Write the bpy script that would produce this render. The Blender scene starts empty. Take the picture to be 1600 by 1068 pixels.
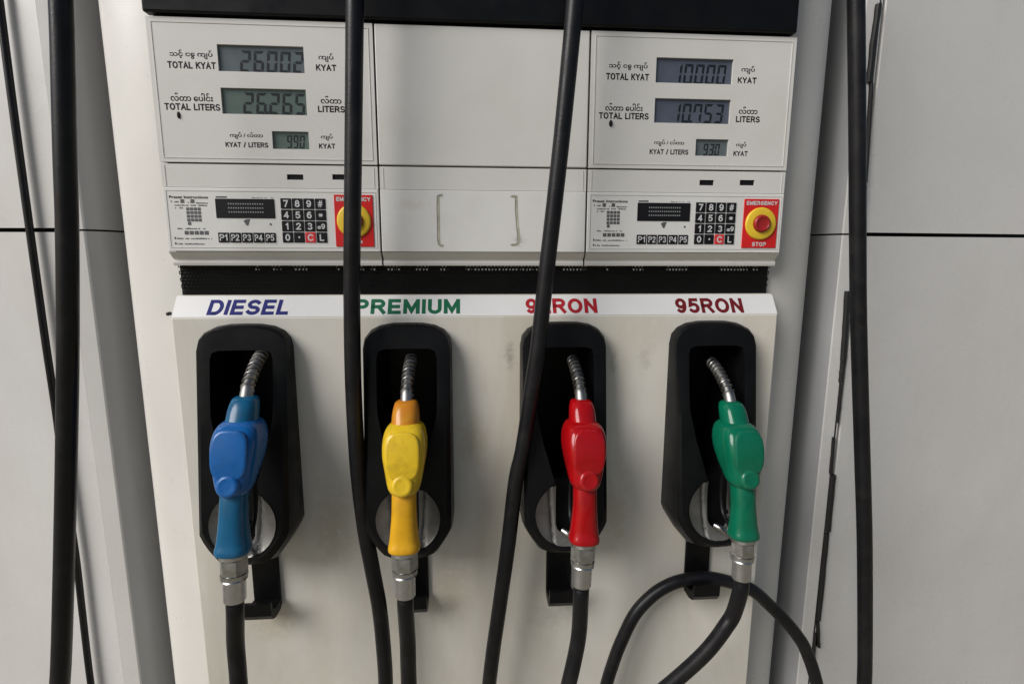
# Close-up of a four-grade fuel dispenser, built object by object.
import bpy, bmesh, math, random
from mathutils import Vector, Matrix
random.seed(7)
S = bpy.context.scene
COL = S.collection

# ------------------------------------------------------------------ camera
F_PX = 850.0
PITCH, YAW, ROLL = math.radians(9.565), math.radians(4.267), math.radians(0.172)
CAM = Vector((0.4215, -0.8888, 0.4))
fwd = Vector((math.sin(YAW) * math.cos(PITCH), math.cos(YAW) * math.cos(PITCH), -math.sin(PITCH)))
r0 = Vector((math.cos(YAW), -math.sin(YAW), 0)); u0 = r0.cross(fwd)
RT = math.cos(ROLL) * r0 + math.sin(ROLL) * u0
UP = -math.sin(ROLL) * r0 + math.cos(ROLL) * u0
cd = bpy.data.cameras.new('camera'); cam = bpy.data.objects.new('camera', cd); COL.objects.link(cam)
cd.sensor_width = 36; cd.lens = F_PX / 1600 * 36; cd.clip_start = 0.01; cd.clip_end = 300
M = Matrix((RT, UP, -fwd)).transposed().to_4x4(); M.translation = CAM
cam.matrix_world = M; S.camera = cam

# ------------------------------------------------------------------ light
SUN_EL, SUN_AZ = 36, -57            # azimuth measured from straight in front, negative = from the left
world = bpy.data.worlds.new('World'); S.world = world; world.use_nodes = True
nt = world.node_tree; bg = nt.nodes['Background']
sky = nt.nodes.new('ShaderNodeTexSky'); sky.sky_type = 'NISHITA'; sky.sun_disc = False
sky.sun_elevation = math.radians(SUN_EL); sky.sun_rotation = math.radians(180 + SUN_AZ * -1 + 0)
sky.air_density = 1.0; sky.dust_density = 2.5; sky.ozone_density = 1.5
nt.links.new(sky.outputs[0], bg.inputs[0]); bg.inputs[1].default_value = 0.065
sl = bpy.data.lights.new('sun', 'SUN'); sl.energy = 3.1; sl.angle = math.radians(36); sl.color = (1.0, 0.98, 0.965)
so = bpy.data.objects.new('sun', sl); COL.objects.link(so)
az = math.radians(SUN_AZ); el = math.radians(SUN_EL)
sdir = Vector((math.sin(az) * math.cos(el), -math.cos(az) * math.cos(el), math.sin(el)))   # towards the sun
so.rotation_euler = sdir.to_track_quat('Z', 'Y').to_euler(); so.location = (0, -3, 4)
S.view_settings.view_transform = 'Standard'; S.view_settings.look = 'None'
S.view_settings.exposure = 0.08; S.view_settings.gamma = 1.0

# ------------------------------------------------------------------ helpers
def at(px, py, Y=0.0):
    """point at depth Y that the photograph shows at pixel (px, py)"""
    d = fwd + (px - 800) / F_PX * RT - (py - 534) / F_PX * UP
    return CAM + d * ((Y - CAM.y) / d.y)

def link(o, parent=None):
    COL.objects.link(o)
    if parent is not None: o.parent = parent
    return o
def tag(o, label=None, cat=None, group=None, kind=None):
    if label: o['label'] = label
    if cat: o['category'] = cat
    if group: o['group'] = group
    if kind: o['kind'] = kind
    return o
def empty(name, loc=(0, 0, 0)):
    o = bpy.data.objects.new(name, None); o.location = loc; o.empty_display_size = .05
    return link(o)
def mesh(name, bm, mats, parent=None, smooth=False, loc=None, angle=None):
    me = bpy.data.meshes.new(name)
    bmesh.ops.recalc_face_normals(bm, faces=bm.faces) if name not in NORECALC else None
    bm.to_mesh(me); bm.free()
    for m in (mats if isinstance(mats, (list, tuple)) else [mats]): me.materials.append(m)
    if smooth:
        for p in me.polygons: p.use_smooth = True
        if angle: me.set_sharp_from_angle(angle=math.radians(angle))
    o = bpy.data.objects.new(name, me); link(o, parent)
    if parent is not None:
        pl = Vector((0, 0, 0)); q = parent
        while q is not None: pl += q.location; q = q.parent
        o.location = -pl
    if loc is not None: o.location = loc
    return o
NORECALC = {'lettering'}
def box(bm, x0, x1, y0, y1, z0, z1, bev=0.0, seg=2, mi=0):
    r = bmesh.ops.create_cube(bm, size=1)
    vs = r['verts']
    for v in vs: v.co = Vector(((x0 + x1) / 2 + v.co.x * (x1 - x0), (y0 + y1) / 2 + v.co.y * (y1 - y0), (z0 + z1) / 2 + v.co.z * (z1 - z0)))
    fs = list({f for v in vs for f in v.link_faces})
    for f in fs: f.material_index = mi
    if bev:
        es = list({e for v in vs for e in v.link_edges})
        r = bmesh.ops.bevel(bm, geom=es, offset=bev, segments=seg, affect='EDGES', profile=0.5)
        for f in r['faces']: f.material_index = mi
def catmull(pts, n):
    out = []
    P = [pts[0]] + list(pts) + [pts[-1]]
    for i in range(1, len(P) - 2):
        a, b, c, d = P[i - 1], P[i], P[i + 1], P[i + 2]
        for k in range(n):
            t = k / n
            out.append([0.5 * ((2 * b[j]) + (-a[j] + c[j]) * t + (2 * a[j] - 5 * b[j] + 4 * c[j] - d[j]) * t * t + (-a[j] + 3 * b[j] - 3 * c[j] + d[j]) * t ** 3) for j in range(len(b))])
    out.append(list(P[-2]))
    return out
def tube(bm, pts, rad, n=20, mi=0, cap=True):
    """pts list of Vector, rad float or list"""
    rings = []; prev = Vector((0.3, 1, 0.1)).normalized()
    for i, p in enumerate(pts):
        a = pts[max(i - 1, 0)]; b = pts[min(i + 1, len(pts) - 1)]
        t = (b - a).normalized()
        u = (prev - t * prev.dot(t)).normalized(); prev = u; w = t.cross(u)
        r = rad[i] if isinstance(rad, list) else rad
        rings.append([bm.verts.new(p + (u * math.cos(2 * math.pi * k / n) + w * math.sin(2 * math.pi * k / n)) * r) for k in range(n)])
    for A, B in zip(rings, rings[1:]):
        for k in range(n):
            f = bm.faces.new((A[k], A[(k + 1) % n], B[(k + 1) % n], B[k])); f.material_index = mi
    if cap:
        bm.faces.new(rings[0]).material_index = mi; bm.faces.new(rings[-1][::-1]).material_index = mi
def loft(bm, rings, close=True, caps=(True, True), mi=0):
    R = [[bm.verts.new(p) for p in r] for r in rings]
    n = len(R[0])
    for A, B in zip(R, R[1:]):
        for k in range(n if close else n - 1):
            bm.faces.new((A[k], A[(k + 1) % n], B[(k + 1) % n], B[k])).material_index = mi
    if caps[0]: bm.faces.new(R[0]).material_index = mi
    if caps[1]: bm.faces.new(R[-1][::-1]).material_index = mi
    return R
def lathe_y(bm, cx, cz, prof, n=40, mi=0):
    """profile of (radius, y) turned about the y axis through (cx, cz)"""
    loft(bm, [[Vector((cx + r * math.cos(2 * math.pi * k / n), y, cz + r * math.sin(2 * math.pi * k / n))) for k in range(n)] for r, y in prof], mi=mi)

# ------------------------------------------------------------------ materials
def mat(name, col, rough=.5, metal=0., spec=.5, var=0.0, vscale=6, stain=None, stain_amt=0.0, stain_scale=3, bump=0.0, bscale=200, coat=0.0, rvar=0.0, streak=False):
    m = bpy.data.materials.new(name); m.use_nodes = True
    N = m.node_tree.nodes; L = m.node_tree.links; b = N['Principled BSDF']
    b.inputs['Roughness'].default_value = rough; b.inputs['Metallic'].default_value = metal
    b.inputs['Specular IOR Level'].default_value = spec; b.inputs['Coat Weight'].default_value = coat
    tc = N.new('ShaderNodeTexCoord')
    base = None
    rgb = N.new('ShaderNodeRGB'); rgb.outputs[0].default_value = (*col, 1); base = rgb.outputs[0]
    if var:
        n = N.new('ShaderNodeTexNoise'); n.inputs['Scale'].default_value = vscale; n.inputs['Detail'].default_value = 6; n.inputs['Roughness'].default_value = .6
        L.new(tc.outputs['Object'], n.inputs['Vector'])
        mr = N.new('ShaderNodeMapRange'); mr.inputs[1].default_value = .3; mr.inputs[2].default_value = .7; mr.inputs[3].default_value = 1 - var; mr.inputs[4].default_value = 1 + var
        L.new(n.outputs[0], mr.inputs[0])
        mx = N.new('ShaderNodeMix'); mx.data_type = 'RGBA'; mx.blend_type = 'MULTIPLY'; mx.inputs[0].default_value = 1
        L.new(base, mx.inputs[6]); L.new(mr.outputs[0], mx.inputs[7]); base = mx.outputs[2]
    if stain:
        n = N.new('ShaderNodeTexNoise'); n.inputs['Scale'].default_value = stain_scale; n.inputs['Detail'].default_value = 9; n.inputs['Roughness'].default_value = .68; n.inputs['Distortion'].default_value = .4
        if streak:
            mp = N.new('ShaderNodeMapping'); mp.inputs['Scale'].default_value = (1, 1, .3); L.new(tc.outputs['Object'], mp.inputs[0]); L.new(mp.outputs[0], n.inputs['Vector'])
        else: L.new(tc.outputs['Object'], n.inputs['Vector'])
        mr = N.new('ShaderNodeMapRange'); mr.inputs[1].default_value = .48; mr.inputs[2].default_value = .78; mr.inputs[3].default_value = 0; mr.inputs[4].default_value = stain_amt
        L.new(n.outputs[0], mr.inputs[0])
        mx = N.new('ShaderNodeMix'); mx.data_type = 'RGBA'; L.new(mr.outputs[0], mx.inputs[0]); L.new(base, mx.inputs[6]); mx.inputs[7].default_value = (*stain, 1); base = mx.outputs[2]
    L.new(base, b.inputs['Base Color'])
    if rvar:
        n = N.new('ShaderNodeTexNoise'); n.inputs['Scale'].default_value = 25; n.inputs['Detail'].default_value = 8; L.new(tc.outputs['Object'], n.inputs['Vector'])
        mr = N.new('ShaderNodeMapRange'); mr.inputs[1].default_value = .3; mr.inputs[2].default_value = .7; mr.inputs[3].default_value = max(rough - rvar, .03); mr.inputs[4].default_value = rough + rvar
        L.new(n.outputs[0], mr.inputs[0]); L.new(mr.outputs[0], b.inputs['Roughness'])
    if bump:
        n = N.new('ShaderNodeTexNoise'); n.inputs['Scale'].default_value = bscale; n.inputs['Detail'].default_value = 3; L.new(tc.outputs['Object'], n.inputs['Vector'])
        bp = N.new('ShaderNodeBump'); bp.inputs['Strength'].default_value = bump; bp.inputs['Distance'].default_value = .001
        L.new(n.outputs[0], bp.inputs['Height']); L.new(bp.outputs[0], b.inputs['Normal'])
    return m
WARM = (.66, .635, .57)
M_paint = mat('painted_steel', WARM, .38, var=.05, vscale=5, stain=(.40, .34, .22), stain_amt=.55, stain_scale=3.2, rvar=.08, bump=.04, bscale=90, streak=True)
M_panel = mat('display_fascia', (.62, .61, .58), .42, var=.03, vscale=8, stain=(.42, .38, .30), stain_amt=.18, stain_scale=9, bump=.05, bscale=300)
M_overlay = mat('keypad_overlay', (.67, .665, .64), .45, var=.03, vscale=9, stain=(.42, .38, .31), stain_amt=.2, stain_scale=14)
M_column = mat('column_paint', (.64, .625, .59), .32, var=.05, vscale=3, stain=(.40, .35, .25), stain_amt=.2, stain_scale=3, rvar=.06, streak=True)
M_side = mat('side_panel_paint', (.61, .60, .58), .30, var=.05, vscale=3, stain=(.42, .37, .30), stain_amt=.28, stain_scale=3, rvar=.08, streak=True)
M_recess_shaded = mat('recess_shaded_paint', (.35, .355, .36), .38, var=.05, vscale=3, stain=(.22, .20, .16), stain_amt=.3, stain_scale=3, rvar=.06, streak=True)  # greyer than the side panels: the recess shade is put into the colour
M_black = mat('black_moulded_plastic', (.0045, .0047, .0052), .36, spec=.16, var=.25, vscale=20, rvar=.1, bump=.12, bscale=500)
M_cavity = mat('dark_interior', (.004, .004, .004), .7)
M_rubber = mat('hose_rubber', (.0065, .0065, .008), .38, spec=.28, var=.3, vscale=16, stain=(.03, .028, .025), stain_amt=.5, stain_scale=24, rvar=.1, bump=.2, bscale=260)
M_seal = mat('rubber_seal', (.010, .010, .010), .6, bump=.3, bscale=300)
M_steel = mat('worn_steel', (.45, .45, .44), .38, metal=1, var=.25, vscale=50, stain=(.12, .11, .10), stain_amt=.6, stain_scale=50, rvar=.15, bump=.15, bscale=200)
M_spout = mat('dull_spout_steel', (.34, .335, .32), .45, metal=1, var=.3, vscale=60, stain=(.05, .045, .04), stain_amt=.7, stain_scale=45, rvar=.15)
M_ferrule = mat('ferrule_aluminium', (.55, .55, .57), .33, metal=1, var=.1, vscale=60, rvar=.1)
M_dish = mat('scuffed_steel_plate', (.33, .325, .31), .44, metal=.65, var=.25, vscale=18, stain=(.07, .06, .05), stain_amt=.6, stain_scale=14, rvar=.15)
M_ink = mat('black_ink', (.007, .007, .009), .6, spec=.2)
M_inkgrey = mat('grey_ink', (.09, .09, .095), .5)
M_key = mat('key_black', (.006, .006, .008), .5, spec=.25)
M_keyw = mat('key_legend', (.55, .56, .56), .5)
M_keyr = mat('key_red', (.62, .03, .035), .4)
M_red = mat('stop_plate_red', (.58, .012, .012), .38, var=.1, vscale=30)
M_mush = mat('stop_button_red', (.30, .012, .012), .35, var=.2, vscale=60)
M_yel = mat('stop_collar_yellow', (.70, .48, .03), .4, var=.12, vscale=40)
M_lcd = mat('lcd_glass', (.10, .12, .125), .12, spec=.5, var=.18, vscale=16)
M_lcdg = mat('lcd_glass_green', (.095, .13, .112), .12, spec=.5, var=.18, vscale=16)
M_lcdb = mat('lcd_glass_blue', (.080, .090, .118), .12, spec=.5, var=.2, vscale=16)
M_seg = mat('lcd_segments', (.008, .010, .012), .3)
M_navy = mat('navy_letters', (.010, .013, .14), .6, spec=.2)
M_green = mat('green_letters', (.006, .11, .05), .6, spec=.2)
M_redl = mat('red_letters', (.33, .014, .022), .6, spec=.2)
M_maroon = mat('maroon_letters', (.13, .009, .013), .6, spec=.2)
M_glue = mat('old_adhesive', (.38, .37, .29), .7, var=.3, vscale=90)
M_conc = mat('concrete', (.27, .24, .17), .9, var=.2, vscale=2, stain=(.12, .11, .09), stain_amt=.6, stain_scale=1.2, bump=.4, bscale=60)
def smudge(m, spots):
    N = m.node_tree.nodes; L = m.node_tree.links; b = N['Principled BSDF']
    tc = N.new('ShaderNodeTexCoord')
    n = N.new('ShaderNodeTexNoise'); n.inputs['Scale'].default_value = 75; n.inputs['Detail'].default_value = 10; n.inputs['Roughness'].default_value = .75; n.inputs['Distortion'].default_value = .6; L.new(tc.outputs['Object'], n.inputs['Vector'])
    for (x, y, z), (sx, sz), c, amt, lo in spots:
        mp = N.new('ShaderNodeMapping'); mp.vector_type = 'POINT'; mp.inputs['Location'].default_value = (-x / sx, -y / .05, -z / sz); mp.inputs['Scale'].default_value = (1 / sx, 1 / .05, 1 / sz)
        L.new(tc.outputs['Object'], mp.inputs[0])
        ln = N.new('ShaderNodeVectorMath'); ln.operation = 'LENGTH'; L.new(mp.outputs[0], ln.inputs[0])
        a = N.new('ShaderNodeMapRange'); a.interpolation_type = 'SMOOTHSTEP'; a.inputs[1].default_value = 1; a.inputs[2].default_value = 0; L.new(ln.outputs['Value'], a.inputs[0])
        # noise threshold widens towards the middle of the mark
        ad = N.new('ShaderNodeMath'); ad.operation = 'MULTIPLY_ADD'; L.new(a.outputs[0], ad.inputs[0]); ad.inputs[1].default_value = .22; L.new(n.outputs[0], ad.inputs[2])
        r = N.new('ShaderNodeMapRange'); r.inputs[1].default_value = lo; r.inputs[2].default_value = lo + .18; r.inputs[4].default_value = amt; L.new(ad.outputs[0], r.inputs[0])
        mu = N.new('ShaderNodeMath'); mu.operation = 'MULTIPLY'; L.new(r.outputs[0], mu.inputs[0]); L.new(a.outputs[0], mu.inputs[1])
        src = b.inputs['Base Color'].links[0].from_socket
        mx = N.new('ShaderNodeMix'); mx.data_type = 'RGBA'; L.new(mu.outputs[0], mx.inputs[0]); L.new(src, mx.inputs[6]); mx.inputs[7].default_value = (*c, 1); L.new(mx.outputs[2], b.inputs['Base Color'])
def plastic(name, c, worn, amt=.4, edge=(.5, .5, .5), eamt=.10, rough=.25):
    m = mat(name, c, rough, spec=.36, var=.14, vscale=22, stain=worn, stain_amt=amt, stain_scale=30, rvar=.10, bump=.10, bscale=110)
    N = m.node_tree.nodes; L = m.node_tree.links; b = N['Principled BSDF']
    src = b.inputs['Base Color'].links[0].from_socket
    tc = N.new('ShaderNodeTexCoord'); ge = N.new('ShaderNodeNewGeometry')
    n = N.new('ShaderNodeTexNoise'); n.inputs['Scale'].default_value = 130; n.inputs['Detail'].default_value = 5; L.new(tc.outputs['Object'], n.inputs['Vector'])
    # rubbed edges
    mr = N.new('ShaderNodeMapRange'); mr.inputs[1].default_value = .53; mr.inputs[2].default_value = .62; L.new(ge.outputs['Pointiness'], mr.inputs[0])
    mu = N.new('ShaderNodeMath'); mu.operation = 'MULTIPLY'; L.new(mr.outputs[0], mu.inputs[0])
    m2 = N.new('ShaderNodeMapRange'); m2.inputs[1].default_value = .42; m2.inputs[2].default_value = .58; m2.inputs[4].default_value = eamt; L.new(n.outputs[0], m2.inputs[0]); L.new(m2.outputs[0], mu.inputs[1])
    mx = N.new('ShaderNodeMix'); mx.data_type = 'RGBA'; L.new(mu.outputs[0], mx.inputs[0]); L.new(src, mx.inputs[6]); mx.inputs[7].default_value = (*edge, 1)
    # fine scratches
    mp = N.new('ShaderNodeMapping'); mp.inputs['Scale'].default_value = (1, 1, .12); mp.inputs['Rotation'].default_value = (.3, .5, .2); L.new(tc.outputs['Object'], mp.inputs[0])
    n3 = N.new('ShaderNodeTexNoise'); n3.inputs['Scale'].default_value = 420; n3.inputs['Detail'].default_value = 2; L.new(mp.outputs[0], n3.inputs['Vector'])
    m3 = N.new('ShaderNodeMapRange'); m3.inputs[1].default_value = .70; m3.inputs[2].default_value = .76; m3.inputs[4].default_value = .5; L.new(n3.outputs[0], m3.inputs[0])
    my = N.new('ShaderNodeMix'); my.data_type = 'RGBA'; L.new(m3.outputs[0], my.inputs[0]); L.new(mx.outputs[2], my.inputs[6]); my.inputs[7].default_value = (*worn, 1)
    L.new(my.outputs[2], b.inputs['Base Color'])
    return m
M_blue = plastic('blue_plastic', (.006, .095, .31), (.02, .06, .15))
M_teal = plastic('faded_blue_plastic', (.006, .095, .20), (.02, .05, .09), .6)
M_yellow = plastic('yellow_plastic', (.64, .43, .018), (.26, .15, .02), .65)
M_yellow2 = plastic('amber_plastic', (.62, .33, .012), (.36, .15, .01), .65)
M_orange = plastic('orange_stained_plastic', (.50, .18, .014), (.50, .30, .02), .8)
M_redp = plastic('red_plastic', (.32, .003, .005), (.18, .008, .008), rough=.17)
M_greenp = plastic('green_plastic', (.002, .115, .060), (.008, .07, .04), rough=.17)

_g = (.10, .095, .085); _y = (.36, .27, .12); Y_ = -.008
def _w(px, py): p = at(px, py, Y_); return (p.x, p.y, p.z)
smudge(M_paint, [(_w(797, 556), (.016, .05), _g, .42, .56), (_w(958, 565), (.012, .045), _g, .3, .58), (_w(740, 690), (.05, .09), _y, .34, .50), (_w(520, 820), (.06, .16), _y, .34, .50),
    (_w(430, 970), (.07, .06), _y, .34, .50), (_w(700, 920), (.07, .11), _y, .34, .50), (_w(960, 800), (.05, .14), _y, .34, .50), (_w(1010, 560), (.03, .05), _g, .2, .58), (_w(860, 960), (.08, .05), _g, .2, .55),
    (_w(300, 880), (.015, .20), _y, .34, .50), (_w(1180, 760), (.014, .25), _y, .34, .50), (_w(640, 975), (.03, .07), _g, .25, .55)])
smudge(M_overlay, [((.50, 0, .415), (.018, .02), _g, .35, .56), ((.33, 0, .47), (.05, .02), _y, .2, .55)])

# ------------------------------------------------------------------ stroke lettering
def arc(cx, cy, rx, ry, a0, a1, n=12):
    return [(cx + rx * math.cos(math.radians(a0 + (a1 - a0) * i / n)), cy + ry * math.sin(math.radians(a0 + (a1 - a0) * i / n))) for i in range(n + 1)]
G = {
 'D': (.70, [[(.35, 0), (0, 0), (0, 1), (.35, 1)] + arc(.35, .5, .35, .5, 90, -90)[1:]]),
 'I': (.0, [[(0, 0), (0, 1)]]),
 'E': (.58, [[(.58, 0), (0, 0), (0, 1), (.56, 1)], [(0, .5), (.52, .5)]]),
 'S': (.64, [arc(.32, .745, .30, .255, 32, 270) + arc(.32, .25, .32, .25, 90, -152)[1:]]),
 'L': (.52, [[(0, 1), (0, 0), (.52, 0)]]),
 'P': (.62, [[(0, 0), (0, 1), (.36, 1)] + arc(.36, .735, .26, .265, 90, -90)[1:] + [(0, .47)]]),
 'R': (.68, [[(0, 0), (0, 1), (.38, 1)] + arc(.38, .745, .26, .255, 90, -90)[1:] + [(0, .49)], [(.36, .49), (.68, 0)]]),
 'M': (.78, [[(0, 0), (0, 1)], [(.78, 1), (.78, 0)], [(.05, .90), (.39, .13), (.73, .90)]]),
 'U': (.62, [[(0, 1), (0, .32)] + arc(.31, .31, .31, .31, 180, 360) + [(.62, .32), (.62, 1)]]),
 'N': (.64, [[(0, 0), (0, 1)], [(.64, 0), (.64, 1)], [(.03, .95), (.61, .05)]]),
 'O': (.78, ['c', arc(.39, .5, .39, .5, 90, 450, 24)[:-1]]),
 'T': (.64, [[(0, 1), (.64, 1)], [(.32, .96), (.32, 0)]]),
 'A': (.70, [[(0, 0), (.35, 1), (.70, 0)], [(.14, .33), (.56, .33)]]),
 'K': (.64, [[(0, 0), (0, 1)], [(.60, 1), (.02, .38)], [(.22, .58), (.64, 0)]]),
 'Y': (.66, [[(0, 1), (.33, .44), (.33, 0)], [(.66, 1), (.34, .46)]]),
 'C': (.68, [arc(.38, .5, .38, .5, 42, 318, 20)]),
 'G': (.74, [arc(.39, .5, .39, .5, 45, 322, 20) + [(.70, .46), (.42, .46)]]),
 '0': (.54, ['c', arc(.27, .5, .27, .5, 90, 450, 22)[:-1]]),
 '1': (.24, [[(0, .76), (.24, 1), (.24, 0)]]),
 '2': (.56, [arc(.28, .72, .27, .28, 165, -25) + [(0, 0), (.56, 0)]]),
 '3': (.56, [arc(.27, .75, .25, .25, 145, -90) + arc(.27, .25, .28, .25, 90, -145)[1:]]),
 '4': (.60, [[(.44, 0), (.44, 1)], [(.42, .97), (0, .27), (.60, .27)]]),
 '5': (.56, [[(.50, 1), (.10, 1), (.04, .54)] + arc(.27, .31, .29, .31, 122, -140)]),
 '6': (.56, [arc(.30, .5, .29, .5, 55, 180) + [(.01, .32)], 'c', arc(.28, .31, .27, .31, 90, 450, 20)[:-1]]),
 '7': (.54, [[(0, 1), (.54, 1), (.18, 0)]]),
 '8': (.56, ['c', arc(.28, .755, .23, .245, 90, 450, 18)[:-1], 'c', arc(.28, .26, .28, .26, 90, 450, 20)[:-1]]),
 '9': (.56, ['c', arc(.28, .69, .27, .31, 90, 450, 20)[:-1], [(.55, .68)] + arc(.26, .5, .29, .5, 0, -125)]),
 '#': (.6, [[(.12, 0), (.26, 1)], [(.36, 0), (.50, 1)], [(.0, .34), (.56, .34)], [(.04, .68), (.6, .68)]]),
 '*': (.5, [[(0, .5), (.5, .5)], [(.12, .28), (.38, .72)], [(.12, .72), (.38, .28)]]),
 '/': (.34, [[(0, -.05), (.34, 1.05)]]),
 '.': (.06, [[(0, .42), (.10, .42)], [(.05, .36), (.05, .48)]]),
 'a': (.42, ['c', arc(.19, .24, .19, .24, 90, 450, 14)[:-1], [(.42, .5), (.42, 0)]]),
 ' ': (.22, []),
}
def strip(bm, pts, t, y, closed, X, mi, ext=0.0):
    pts = [Vector(p) for p in pts]
    if ext and not closed:
        pts[0] = pts[0] + (pts[0] - pts[1]).normalized() * ext; pts[-1] = pts[-1] + (pts[-1] - pts[-2]).normalized() * ext
    n = len(pts); L, R = [], []
    for i in range(n):
        p = Vector(pts[i])
        a = Vector(pts[i - 1]) if (i or closed) else None
        b = Vector(pts[(i + 1) % n]) if (i < n - 1 or closed) else None
        d1 = (p - a).normalized() if a is not None else None
        d2 = (b - p).normalized() if b is not None else None
        if d1 is None: d1 = d2
        if d2 is None: d2 = d1
        m = (d1 + d2)
        m = m.normalized() if m.length > 1e-4 else d1
        nn = Vector((-m.y, m.x)); c = max(nn.dot(Vector((-d1.y, d1.x))), .42)
        h = t / 2 / c
        L.append(bm.verts.new(X(p + nn * h, y))); R.append(bm.verts.new(X(p - nn * h, y)))
    for i in range(n if closed else n - 1):
        j = (i + 1) % n
        try: bm.faces.new((R[i], R[j], L[j], L[i])).material_index = mi
        except ValueError: pass
def letters(bm, body, x0, x1, zc, h, bold=.17, shear=0., y=0., X=None, mi=0, gap=.08, eps=.00004):
    """write body so that it fills x0..x1 at cap height h"""
    t = bold; k = 1 - t; pos = t / 2; runs = []
    for ch in body:
        w, st = G[ch]; runs.append((pos, st)); pos += w * k + t + gap
    total = pos - gap - t / 2 + shear * 1.0
    sx = (x1 - x0) / total; sy = h
    if X is None: X = lambda p, yy: Vector((p.x, yy, p.y))
    c = 0
    for ox, st in runs:
        closed = False
        for s_ in st:
            if s_ == 'c': closed = True; continue
            # constant-width strokes: work in real units
            pts = [(x0 + (ox + px * k + shear * (t / 2 + py * k)) * sx, zc - h / 2 + (t / 2 + py * k) * sy) for px, py in s_]
            strip(bm, pts, t * (sx + sy) / 2 if abs(sx - sy) / sy < .6 else t * sx, y - (c % 4) * eps, closed, X, mi, ext=t * sy / 2 * .96); c += 1; closed = False
def px_box(x0, x1, yc, h, Y=0.0):
    a = at(x0, yc, Y); b = at(x1, yc, Y); m = at((x0 + x1) / 2, yc, Y)
    hh = at((x0 + x1) / 2, yc - h / 2, Y).z - at((x0 + x1) / 2, yc + h / 2, Y).z
    return a.x, b.x, m.z, hh
def font_mesh(body, x0, x1, zc, h, y, m, parent, name='lettering', thin=0.0):
    c = bpy.data.curves.new('lettering', 'FONT'); c.body = body; c.size = 1.0; c.offset = thin
    t = bpy.data.objects.new('lettering', c)
    COL.objects.link(t); bpy.context.view_layer.update()
    me = bpy.data.meshes.new_from_object(t.evaluated_get(bpy.context.evaluated_depsgraph_get()))
    bpy.data.objects.remove(t)
    xs = [v.co.x for v in me.vertices]; ys = [v.co.y for v in me.vertices]
    ax, bx, ay, by = min(xs), max(xs), min(ys), max(ys)
    for v in me.vertices:
        v.co = Vector((x0 + (v.co.x - ax) / (bx - ax) * (x1 - x0), y, zc - h / 2 + (v.co.y - ay) / (by - ay) * h))
    me.materials.clear(); me.materials.append(m)
    o = bpy.data.objects.new(name, me); link(o, parent)
    pl = Vector((0, 0, 0)); q = parent
    while q is not None: pl += q.location; q = q.parent
    o.location = -pl
    return o
def write(body, pb, m, parent, y=-.0002, bold=.17, shear=0., gap=.08):
    bm = bmesh.new(); letters(bm, body, pb[0], pb[1], pb[2], pb[3], bold, shear, y, gap=gap)
    return mesh('lettering', bm, m, parent)

def frame(bm, x0, x1, z0, z1, w, ya, yb):
    o_ = [(x0, z0), (x1, z0), (x1, z1), (x0, z1)]; i_ = [(x0 + w, z0 + w), (x1 - w, z0 + w), (x1 - w, z1 - w), (x0 + w, z1 - w)]
    A, B, C_, D_ = [[bm.verts.new((x, y, z)) for x, z in l] for l, y in ((o_, yb), (o_, ya), (i_, ya), (i_, yb))]
    for P_, Q_ in ((A, B), (B, C_), (C_, D_)):
        for k in range(4): bm.faces.new((P_[k], P_[(k + 1) % 4], Q_[(k + 1) % 4], Q_[k]))
def plate(bm, x0, x1, z0, z1, y, depth, holes=(), hd=.006, mi=0, back_mi=None):
    """front plate at depth y with rectangular openings cut through, walls of the openings go hd back"""
    xs = sorted({x0, x1} | {h[0] for h in holes} | {h[1] for h in holes}); zs = sorted({z0, z1} | {h[2] for h in holes} | {h[3] for h in holes})
    V = {}
    def v(x, yy, z):
        k = (round(x, 6), round(yy, 6), round(z, 6))
        if k not in V: V[k] = bm.verts.new((x, yy, z))
        return V[k]
    for a, b in zip(xs, xs[1:]):
        for c, d in zip(zs, zs[1:]):
            mx, mz = (a + b) / 2, (c + d) / 2
            if any(h[0] < mx < h[1] and h[2] < mz < h[3] for h in holes): continue
            bm.faces.new((v(a, y, c), v(b, y, c), v(b, y, d), v(a, y, d))).material_index = mi
    def wall(pa, pb, dd):
        bm.faces.new((v(pa[0], y, pa[1]), v(pb[0], y, pb[1]), v(pb[0], y + dd, pb[1]), v(pa[0], y + dd, pa[1]))).material_index = mi
    for h in holes:
        X = [x for x in xs if h[0] <= x <= h[1]]; Z = [z for z in zs if h[2] <= z <= h[3]]
        for a, b in zip(X, X[1:]): wall((a, h[2]), (b, h[2]), hd); wall((b, h[3]), (a, h[3]), hd)
        for a, b in zip(Z, Z[1:]): wall((h[0], b), (h[0], a), hd); wall((h[1], a), (h[1], b), hd)
    for a, b in zip(xs, xs[1:]): wall((b, z0), (a, z0), depth); wall((a, z1), (b, z1), depth)
    for a, b in zip(zs, zs[1:]): wall((x0, a), (x0, b), depth); wall((x1, b), (x1, a), depth)

# ------------------------------------------------------------------ ground (below the frame, gives the bounce)
XC = 0.4425
bm = bmesh.new()
bmesh.ops.create_grid(bm, x_segments=8, y_segments=8, size=30)
for v in bm.verts: v.co.z = -0.86
tag(mesh('ground', bm, M_conc), kind='structure')

# ------------------------------------------------------------------ the dispenser
D = empty('fuel_dispenser', (XC, .1, -.856))
tag(D, 'off-white four grade fuel dispenser with twin digital price displays and keypads', 'fuel pump')

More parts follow.
